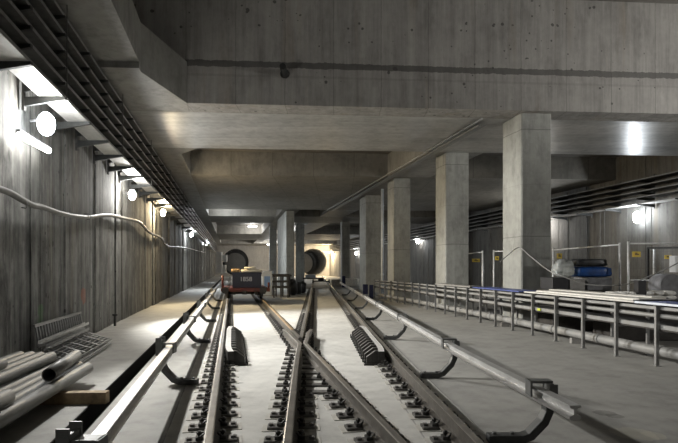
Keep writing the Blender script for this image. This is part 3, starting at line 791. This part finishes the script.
# ------------------------------------------------------------------ stores behind the rack
def crate(x0, x1, y0, y1, Y, d, mat, name, label, cat, z0=None, bevel=.02):
    a, b_ = pY(x0, y1, Y), pY(x1, y0, Y)
    z = a.z if z0 is None else z0
    mb = MB().box(((a.x+b_.x)/2, Y+d/2, z), b_.x-a.x, d, b_.z-z)
    return tag(mb.build(name, mat, bevel=bevel), label, cat)
pal = crate(553, 614, 290.5, 320, 12.9, 1.0, 'shaded_timber', 'pallet_stack', 'timber staging under the grey crates behind the rack', 'staging', 0)
Zp = pY(560, 290.5, 12.9).z
crate(571, 585.5, 279.5, 290, 12.95, .8, 'crate_light', 'grey_crate', 'light grey crate under the clear plastic bundle', 'crate', Zp+.002)
crate(588, 612.5, 277.5, 290, 12.95, .8, 'crate_grey', 'grey_crate', 'dark grey box under the blue tarpaulin', 'crate', Zp+.002)
crate(552.5, 570, 277.5, 290, 13.0, .8, 'crate_black', 'black_box', 'black box under the clear plastic, next to the nearest column', 'box', Zp+.002)
zt = pY(600, 277.5, 12.95).z
def roll(x0, x1, y0, y1, Y, d, mat, name, label, seed):
    a, b_ = pY(x0, y1, Y), pY(x1, y0, Y)
    mb = MB().lump(((a.x+b_.x)/2, Y+d/2, (a.z+b_.z)/2), (b_.x-a.x)/2, d/2, (b_.z-a.z)/2, 26, 14, .24 if 'plastic' in name else .05, -.97, 0, seed, .8 if 'plastic' in name else .36)
    return tag(mb.build(name, mat), label, 'tarpaulin' if 'tarp' in name else 'bundle')
roll(578, 613.5, 266.8, 277.3, 13.05, .62, 'blue_tarp', 'blue_tarpaulin', 'folded bright blue tarpaulin on the grey box, under the black one', 4)
roll(577, 609, 258.8, 266.6, 13.08, .55, 'black_tarp', 'black_tarpaulin', 'folded black tarpaulin lying on top of the blue one', 6)
roll(557, 576.5, 260.5, 277.3, 12.98, .4, 'clear_plastic', 'plastic_bundle', 'crumpled clear plastic bundle left of the blue tarpaulin', 9)
# fence panels
def fence(p0, p1, zb, zt_, label, mid=False, brace=False):
    p0, p1 = Vector(p0), Vector(p1)
    e = empty('fence_panel', Vector((p0.x, p0.y, 0)), label, 'fence', 'temporary fence panels')
    for p in (p0, p1): MB().tube([Vector((p.x, p.y, zb)), Vector((p.x, p.y, zt_))], .028, 10).build('post', 'fence_steel', e)
    up = lambda p, z: Vector((p.x, p.y, z))
    MB().tube([up(p0, zt_-.05), up(p1, zt_-.05)], .019, 8).build('top_rail', 'fence_steel', e)
    MB().tube([up(p0, zb+.25), up(p1, zb+.25)], .019, 8).build('bottom_rail', 'fence_steel', e)
    if mid: MB().tube([up(p0, 1.27), up(p1, 1.27)], .022, 8).build('middle_rail', 'fence_steel', e)
    mb = MB(); n = 14
    for i in range(1, n):
        a = p0+(p1-p0)*(i/n); mb.beam(up(a, zb+.25), up(a, zt_-.05), .004, .004)
    for k in range(1, 9):
        z = zb+.25+(zt_-zb-.3)*k/9; mb.beam(up(p0, z), up(p1, z), .004, .004)
    mb.build('wire_mesh', 'tray_steel', e)
    for p in (p0, p1): MB().box((p.x, p.y, 0), .24, .6, .14).build('foot', 'crate_grey', e)
fence((7.21, 13.35, 0), (7.12, 17.3, 0), .1, 2.22, 'fence panel behind the blue tarpaulin, ending at the tall double posts')
fence((7.08, 12.72, 0), (10.2, 12.9, 0), .1, 2.22, 'fence panel with a middle rail, at the right edge of photo', mid=True)
fence((5.40, 18.15, 0), (6.55, 17.5, 0), .1, 2.2, 'fence panel partly behind the nearest column, left side')
fence((5.22, 18.9, 0), (5.25, 21.9, 0), .1, 2.2, 'fence panel running away between nearest and second column')
p = pY(482, 268, 19.5)
tag(MB().tube([Vector((p.x+.25, 20.3, 0)), Vector((p.x+.25, 20.3, 2.1))], .04, 10).build('standing_pipe', 'fence_steel'), 'pale upright pipe between nearest and second column', 'pipe')
def sign(x, y, Y, w, h, label, mat='sign_yellow', marks=True, tilt=0.):
    c = pY(x, y, Y)
    e = empty('notice_sign', c-Vector((0,0,h/2)), label, 'sign', 'yellow signs')
    MB().box(c-Vector((0,0,h/2)), w, .012, h).build('panel', mat, e)
    if marks:
        MB().box(c+Vector((.04*w, -.0075, -.14*h)), w*.5, .003, h*.22).build('print', 'sign_mark', e)
        MB().box(c+Vector((-.05*w, -.0075, .10*h)), w*.3, .003, h*.2).build('print', 'sign_mark', e)
    return e
Yw = 12.62
sign(636.5, 254.3, Yw, .20, .135, 'bright yellow sign on the fence right of the tall posts')
sign(668, 257, 12.75, .17, .095, 'dull yellow sign next to the white sheet, right edge')
sign(559.5, 256, 15.6, .15, .16, 'small yellow sign beside the nearest column, above the clear plastic')
sign(476, 260.4, 19.8, .30, .13, 'wide yellow sign beside the second column')
sign(497, 258.3, 17.6, .12, .13, 'small square yellow sign beside the left edge of the nearest column')
c = pY(674.5, 264, 12.55)
tag(MB().box(c-Vector((0,0,.2)), .21, .01, .40, -.7).build('paper_sheet', 'paper_white'), 'white paper sheet hung on the fence, right edge of photo', 'sheet')
# dark frame on the right wall
e = empty('wall_frame', L(18.6, 23.0, .9), 'dark rectangular frame against the right wall, under the lamp', 'frame')
def wall_pt(x, y):
    Y = 18.5/((x-CX)/F-SL); return pY(x, y, Y)
for a, b_ in (((648,247.5), (648,282)), ((648,248), (690,247.3))):
    MB().beam(wall_pt(*a), wall_pt(*b_), .08, .08).build('frame_bar', 'dark_frame', e)
p = wall_pt(657, 262); p.x -= .12
tag(MB().tube([Vector((p.x, p.y, .02)), Vector((p.x, p.y, 2.38))], .055, 8).build('wall_pipe', 'fence_steel'), 'pale upright pipe inside the dark frame on the right wall', 'pipe')
# sacks and blocks below the fence at the right
R = random.Random(2)
zz = pY(640, 300, 11.2).z
crate(613, 690, 300.5, 330, 11.2, .9, 'shaded_timber', 'timber_platform', 'timber platform carrying the white sacks at right', 'platform', 0)
zz = pY(640, 300.5, 11.2).z+.002
k = 0
places = ['left end', 'second from left', 'left of the black post', 'right of the black post', 'below the grey drum', 'right end']
for i, (x0, x1) in enumerate(((614, 622), (622.5, 631), (631.5, 639), (649.5, 657), (657.5, 668), (668.5, 680))):
    for r_ in range(2):
        a, b_ = pY(x0, 290, 11.25), pY(x1, 290, 11.25); h = .09 if i < 3 else .10
        mb = MB().lump(((a.x+b_.x)/2, 11.5, zz+h*.5+h*r_*1.0), (b_.x-a.x)/2*.99, .22, h*.5, 12, 8, .03, -.95, 0, i*3+r_)
        tag(mb.build('sack', 'bag_tan' if i in (2, 3) and r_ == 0 else 'bag_white'), '%s sack at the %s of the row behind the rack' % ('upper' if r_ else 'lower', places[i]) if i in (0, 5) else '%s sack %s, behind the rack' % ('upper' if r_ else 'lower', places[i]), 'sack', 'sacks behind the rack')
a = pY(644, 290, 11.3)
tag(MB().box((a.x, 11.45, zz), .17, .17, pY(644, 280.5, 11.3).z-zz).build('black_post', 'crate_black'), 'thick black post standing among the white sacks', 'post')
a = pY(667, 284.5, 12.2)
tag(MB().tube([Vector((a.x, 12.0, a.z-.02)), Vector((a.x, 12.5, a.z-.02))], .27, 24).build('grey_drum', 'crate_grey'), 'grey round drum lying behind the white sacks', 'drum')
tag(MB().box((a.x, 12.25, 0),     .4, .5, a.z-.292).build('drum_stand', 'crate_grey'), 'plain stand below the grey drum', 'stand')
# thin cable slung from the nearest column
cp = [(500,262,14.0),(508,255,14.1),(519,247.5,14.25),(530,256,13.6),(548,270,12.6),(562,276,12.2),(585,284,12.0),(610,285.5,11.8),(632,283,11.8),(650,276,11.9),(666,269,12.2),(678,263,12.4),(690,258,12.4)]
path = [pY(*c) for c in cp]; sm_ = []
for i in range(len(path)-1):
    a, b_ = path[i], path[i+1]; pa, pb = path[max(i-1,0)], path[min(i+2, len(path)-1)]
    for k in range(4):
        t = k/4; sm_.append(.5*((2*a)+(b_-pa)*t+(2*pa-5*a+4*b_-pb)*t*t+(3*a-pa-3*b_+pb)*t**3))
tag(MB().tube(sm_+[path[-1]], .014, 6).build('slung_cable', 'pipe_light'), 'thin pale cable looped on the nearest column and slung to the right', 'cable')

# ------------------------------------------------------------------ conduits along the column line, downpipe
tag(MB().tube([L(7.08, 14.75, 5.80), L(6.95, 40, 5.80)], .035, 8).build('conduit', 'pipe_light'), 'thin pale conduit along the ceiling left of the column tops', 'conduit')
e = empty('ceiling_tray', L(7.2, 15, 5.62), 'cable tray hung under the ceiling beam left of the column tops', 'cable tray')
MB().poly([L(7.2, 15.2), L(7.42, 15.2), L(7.42, 38), L(7.2, 38)], 5.73, 5.74).poly([L(7.2, 15.2), L(7.21, 15.2), L(7.21, 38), L(7.2, 38)], 5.741, 5.77).build('tray', 'galvanised', e)
Y = 15.6
while Y < 38:
    c = L(7.38, Y); MB().box((c.x, c.y, 5.741), .03, .03, .125).build('hanger', 'galvanised', e); Y += 1.2
for k in range(3): MB().tube([L(7.24+.05*k, 15.3, 5.76), L(7.24+.05*k, 38, 5.76)], .018, 6).build('cable', 'cable_grey', e)
p = L(7.87, 27.2)
mb = MB().tube([Vector((p.x, p.y, 0)), Vector((p.x, p.y, 5.7))], .075, 12)
for z in (1.2, 3.0, 4.8): mb.tube([Vector((p.x, p.y, z)), Vector((p.x, p.y, z+.08))], .09, 12)
tag(mb.build('downpipe', 'cabinet_white'), 'pale vertical downpipe between third and fourth column of the right row', 'pipe')
# broken anchor hole on the deep beam
c = pY(284, 71, S(0, TB).y-.1); c.y = TB+.07095*((c.x-SL*14)-8.02)-.02
mb = MB().tube([c+Vector((0,.05,0)), c+Vector((0,-.05,0))], [.14,.11], 9, hollow=.6, inner_mi=1)
tag(mb.build('anchor_sleeve', ['clip_steel', 'pipe_inside']), 'dark broken anchor sleeve stuck in the face of the big ceiling beam', 'anchor')
c = c+Vector((-.25,-.02,.03))
# ------------------------------------------------------------------ wagon on the left-hand track
WY = 22.3
def wx(Y, o_): return (railA(Y)+railC(Y))/2+o_
wag = empty('flat_wagon', (wx(WY+2, 0), WY+2, .2), 'red flat rail wagon loaded with a dark blue box, on the left-hand track', 'wagon')
def wquad(o0, o1, Y0, Y1): return [Vector((wx(Y0, o0), Y0, 0)), Vector((wx(Y0, o1), Y0, 0)), Vector((wx(Y1, o1), Y1, 0)), Vector((wx(Y1, o0), Y1, 0))]
MB().poly(wquad(-1.02, 1.02, WY, WY+4.2), .62, .70).build('deck', 'wagon_red', wag)
MB().poly(wquad(-1.05, 1.05, WY-.08, WY), .56, .71).build('end_beam', 'wagon_red', wag)
MB().poly(wquad(-.55, -.42, WY+.1, WY+4.1), .42, .62).poly(wquad(.42, .55, WY+.1, WY+4.1), .42, .62).build('frame', 'wagon_dark', wag)
for Ya in (WY+.7, WY+3.4):
    c = [Vector((wx(Ya, o_), Ya, .4825)) for o_ in (-.80, -.68, .68, .80)]
    ws = MB().tube([c[0]+Vector((.03,0,0)), c[1]], .27, 20).tube([c[2], c[3]-Vector((.03,0,0))], .27, 20).tube([c[0]+Vector((-.1,0,0)), c[3]+Vector((.1,0,0))], .06, 10).build('wheelset', 'wagon_dark', wag)
for s in (-1, 1):
    MB().tube([Vector((wx(WY-.08, s*.8), WY-.08, .63)), Vector((wx(WY-.08, s*.8), WY-.35, .63))], .06, 10).tube([Vector((wx(WY-.08, s*.8), WY-.35, .63)), Vector((wx(WY-.08, s*.8), WY-.40, .63))], .15, 14).build('buffer', 'wagon_dark', wag)
    MB().tube([Vector((wx(WY, s*.99), WY+.06, .70)), Vector((wx(WY, s*.99), WY+.06, 1.25 if s < 0 else .95))], .045, 8).build('stake', 'wagon_red', wag)
MB().box((wx(WY-.1, 0), WY-.25, .45), .16, .3, .14).build('coupler', 'wagon_dark', wag)
bx = MB().poly(wquad(-.56, .70, WY+.25, WY+2.4), .702, 1.36).build('dark_box', 'wagon_box', bevel=.02)
tag(bx, 'dark navy box with white numerals standing on the red wagon', 'box')
MB().poly(wquad(-.60, .74, WY+.22, WY+2.45), 1.33, 1.375).build('lid', 'wagon_box', bx)
t = bpy.data.curves.new('numerals', 'FONT'); t.body = '1858'; t.size = .27; t.extrude = .004; t.align_x = 'CENTER'; t.align_y = 'CENTER'; t.materials.append(M['text_white'])
tmp = bpy.data.objects.new('numerals_curve', t); COL.objects.link(tmp)
me = bpy.data.meshes.new_from_object(tmp.evaluated_get(bpy.context.evaluated_depsgraph_get())); bpy.data.objects.remove(tmp, do_unlink=True)
to = bpy.data.objects.new('numerals', me); COL.objects.link(to); to.parent = bx; to.rotation_euler = (math.pi/2, 0, 0); to.location = Vector((wx(WY+.25, .03), WY+.243, 1.08))-world(bx)
for i, (o0, o1, z0, z1, mat, lab) in enumerate(((-.20, .72, 1.378, 1.515, 'sack', 'flat cream sack on top of the dark box on the wagon'), (-.05, .45, 1.525, 1.62, 'sack', 'smaller cream sack uppermost on the wagon load'), (-.62, -.24, 1.378, 1.54, 'sack_tan', 'tan sack at the left end of the wagon load'))):
    a = Vector((wx(WY+.7, (o0+o1)/2), WY+.8, (z0+z1)/2))
    tag(MB().lump(a, (o1-o0)/2, .5, (z1-z0)/2, 14, 8, .05, -.96, .2, 20+i, .35).build('load_sack', mat), lab, 'sack', 'sacks on the wagon load')
# other gear round the wagon
def frame_box(x0, x1, y0, y1, Y, d, label):
    a, b_ = pY(x0, y1, Y), pY(x1, y0, Y)
    e = empty('site_cabinet', ((a.x+b_.x)/2, Y, 0), label, 'cabinet')
    MB().box(((a.x+b_.x)/2, Y+d/2, 0), b_.x-a.x, d, b_.z).build('body', 'cabinet_white', e, bevel=.02)
    w = b_.x-a.x
    MB().box(((a.x+b_.x)/2, Y-.01, a.z+.1), w*.62, .02, (b_.z-a.z)*.6).build('door', 'cabinet_blue', e)
frame_box(262.5, 272, 271, 288.5, 30, .8, 'white site cabinet with pale blue door, right of the wagon')
e = empty('steel_trestle', pY(282, 290, 27.5)*Vector((1,1,0)) if False else Vector((pY(282, 290, 27.5).x, 27.5, 0)), 'dark steel trestle with stacked bars, before the pier right of the wagon', 'trestle')
for x in (274, 281, 288):
    p = pY(x, 280, 27.5); MB().box((p.x, 27.5, 0), .08, .08, 1.25).build('leg', 'dark_frame', e); MB().box((p.x, 28.4, 0), .08, .08, 1.25).build('leg', 'dark_frame', e)
for z in (.55, .85, 1.15):
    a, b_ = pY(272.5, 280, 27.45), pY(290, 280, 27.45)
    MB().beam((a.x, 27.45, z), (b_.x, 27.45, z), .1, .09).build('bar', 'wagon_dark', e); MB().beam((a.x, 28.4, z), (b_.x, 28.4, z), .1, .09).build('bar', 'wagon_dark', e)
a, b_ = pY(273, 280, 27.9), pY(290, 280, 27.9)
MB().box(((a.x+b_.x)/2, 27.9, 1.20), b_.x-a.x, 1.0, .05).build('shelf', 'wagon_dark', e)
R = random.Random(11)
for i, x in enumerate((293, 297.5, 301.5)):
    p = pY(x, 280, 30+i)
    mb = MB(); mb.lump((p.x, 30+i*1.2, .35+.1*(i == 0)), .26, .5, .36+.1*(i == 0), 12, 8, .12, -.95, 0, 40+i)
    tag(mb.build('covered_heap', 'black_tarp'), ['large black-covered heap next to the dark trestle', 'black-covered heap in the middle, before the narrow dark column', 'small black-covered heap beside the right-hand track'][i], 'heap', 'covered heaps by the track')
# far gear before the right-hand tunnel
def slabbox(x0, x1, y0, y1, Y, d, mat, name, label, cat, z0=0.):
    a, b_ = pY(x0, y1, Y), pY(x1, y0, Y)
    return tag(MB().box(((a.x+b_.x)/2, Y+d/2, z0), b_.x-a.x, d, b_.z-z0).build(name, mat, bevel=.01), label, cat)
cart = empty('track_trolley', (pY(314, 280, 46).x, 46, .2), 'low trolley with a pale load on the far right-hand track', 'trolley')
a, b_ = pY(303, 280, 46), pY(324, 280, 46)
MB().box(((a.x+b_.x)/2, 46.7, .60), b_.x-a.x, 1.6, .1).build('deck', 'wagon_dark', cart)
for s in (-.72, .72):
    c = (railB(46)+railD(46))/2+s
    MB().tube([Vector((c-.05, 46.7, .385)), Vector((c+.05, 46.7, .385))], .18, 14).build('wheel', 'wagon_dark', cart)
MB().tube([Vector(((railB(46)+railD(46))/2-.7, 46.7, .385)), Vector(((railB(46)+railD(46))/2+.7, 46.7, .385))], .05, 8).box(((railB(46)+railD(46))/2, 46.7, .40), .5, .9, .2).build('axle', 'wagon_dark', cart)
MB().box(((a.x+b_.x)/2-.3, 46.7, .70), .9, 1.0, .26).build('load', 'cabinet_white', cart)
slabbox(331.5, 340.5, 279.5, 284, 45.6, 1.6, 'crate_light', 'pale_crate', 'pale crate on the floor below the slim far column', 'crate')
slabbox(341.5, 357, 278.5, 285.5, 45, 1.4, 'bag_white', 'white_crate', 'white crate on the floor before the fourth column', 'crate')
slabbox(342, 345.5, 276, 282, 42, .4, 'jeans_blue', 'blue_drum', 'small dark blue box left of the fourth column', 'box')
slabbox(363, 368, 284.5, 300, 26.6, .4, 'jeans_blue', 'blue_bin', 'dark blue bin at the far end of the rack, left', 'bin')
slabbox(369.5, 373.5, 285, 300, 26.6, .4, 'jeans_blue', 'blue_bin', 'dark blue bin at the far end of the rack, right', 'bin')
# white switchboards on the far left of the end wall
for i, (x0, x1, y0, y1, lab) in enumerate(((216.5, 222, 252, 273, 'tall white panel by the far left wall'), (222.5, 227, 255, 262, 'small white panel far away, upper one beside the tunnel'), (222.5, 226, 265, 273, 'small white panel far away, lower one beside the tunnel'))):
    a, b_ = pY(x0, y1, 80), pY(x1, y0, 80)
    tag(MB().box(((a.x+b_.x)/2, 80, a.z), b_.x-a.x, .3, b_.z-a.z).build('white_board', 'paper_white'), lab, 'board', 'white panels near the far tunnel', 'thing')

# far-end lights; those inside the tunnels are unseen points added to brighten the lining
for cx in (-20.0, -5.0):
    for dy, wt in ((3.4, 40), (8, 40), (17, 110 if cx < -10 else 80)): point((cx+.6-.17*dy, EY+dy, 3.6), wt, W, .2)
def hall_lamp(off, Y, z, watts, colr, label):
    p = L(off, Y, z)
    e = empty('tube_light', p, label, 'lamp')
    MB().beam(p+Vector((-.6,0,0)), p+Vector((.6,0,0)), .1, .08).build('housing', 'lamp_body', e)
    MB().tube([p+Vector((-.55,0,-.07)), p+Vector((.55,0,-.07))], .035, 8).build('tube', 'lamp_white', e)
    point(p+Vector((0,0,-.3)), watts, colr, .3)
hall_lamp(-.6, 41.5, 6.6, 150, CW, 'tube light in the ceiling recess beyond the wagon, left')
hall_lamp(2.5, 64, 6.75, 250, W, 'tube light in the farthest ceiling recess, left of pier')
hall_lamp(7.0, 64, 6.75, 250, W, 'tube light in the farthest ceiling recess, right of pier')
hall_lamp(17.6, 96, 4.6, 2500, WW, 'added warm tube light near the right-hand tunnel')  # added to warm and brighten the wall beside the tunnel
hall_lamp(6.5, 88, 5.6, 1800, W, 'added tube light before the end wall, between the tunnels')  # added to lift the brightness of the end wall

# ------------------------------------------------------------------ world, camera, view
w = bpy.data.worlds.new('World'); SC.world = w; w.use_nodes = True
w.node_tree.nodes['Background'].inputs[0].default_value = (.8, .9, 1, 1); w.node_tree.nodes['Background'].inputs[1].default_value = .0
cam = bpy.data.cameras.new('Camera'); co = bpy.data.objects.new('Camera', cam); COL.objects.link(co)
co.location = (0, 0, HC); co.rotation_euler = (math.pi/2, 0, 0)
cam.sensor_width = 36; cam.lens = 36*F/678; cam.shift_y = (HY-221.5)/678; cam.clip_end = 300
SC.camera = co
SC.view_settings.view_transform = 'Standard'; SC.view_settings.look = 'None'; SC.view_settings.exposure = .08; SC.view_settings.gamma = 1
SC.view_settings.use_curve_mapping = False
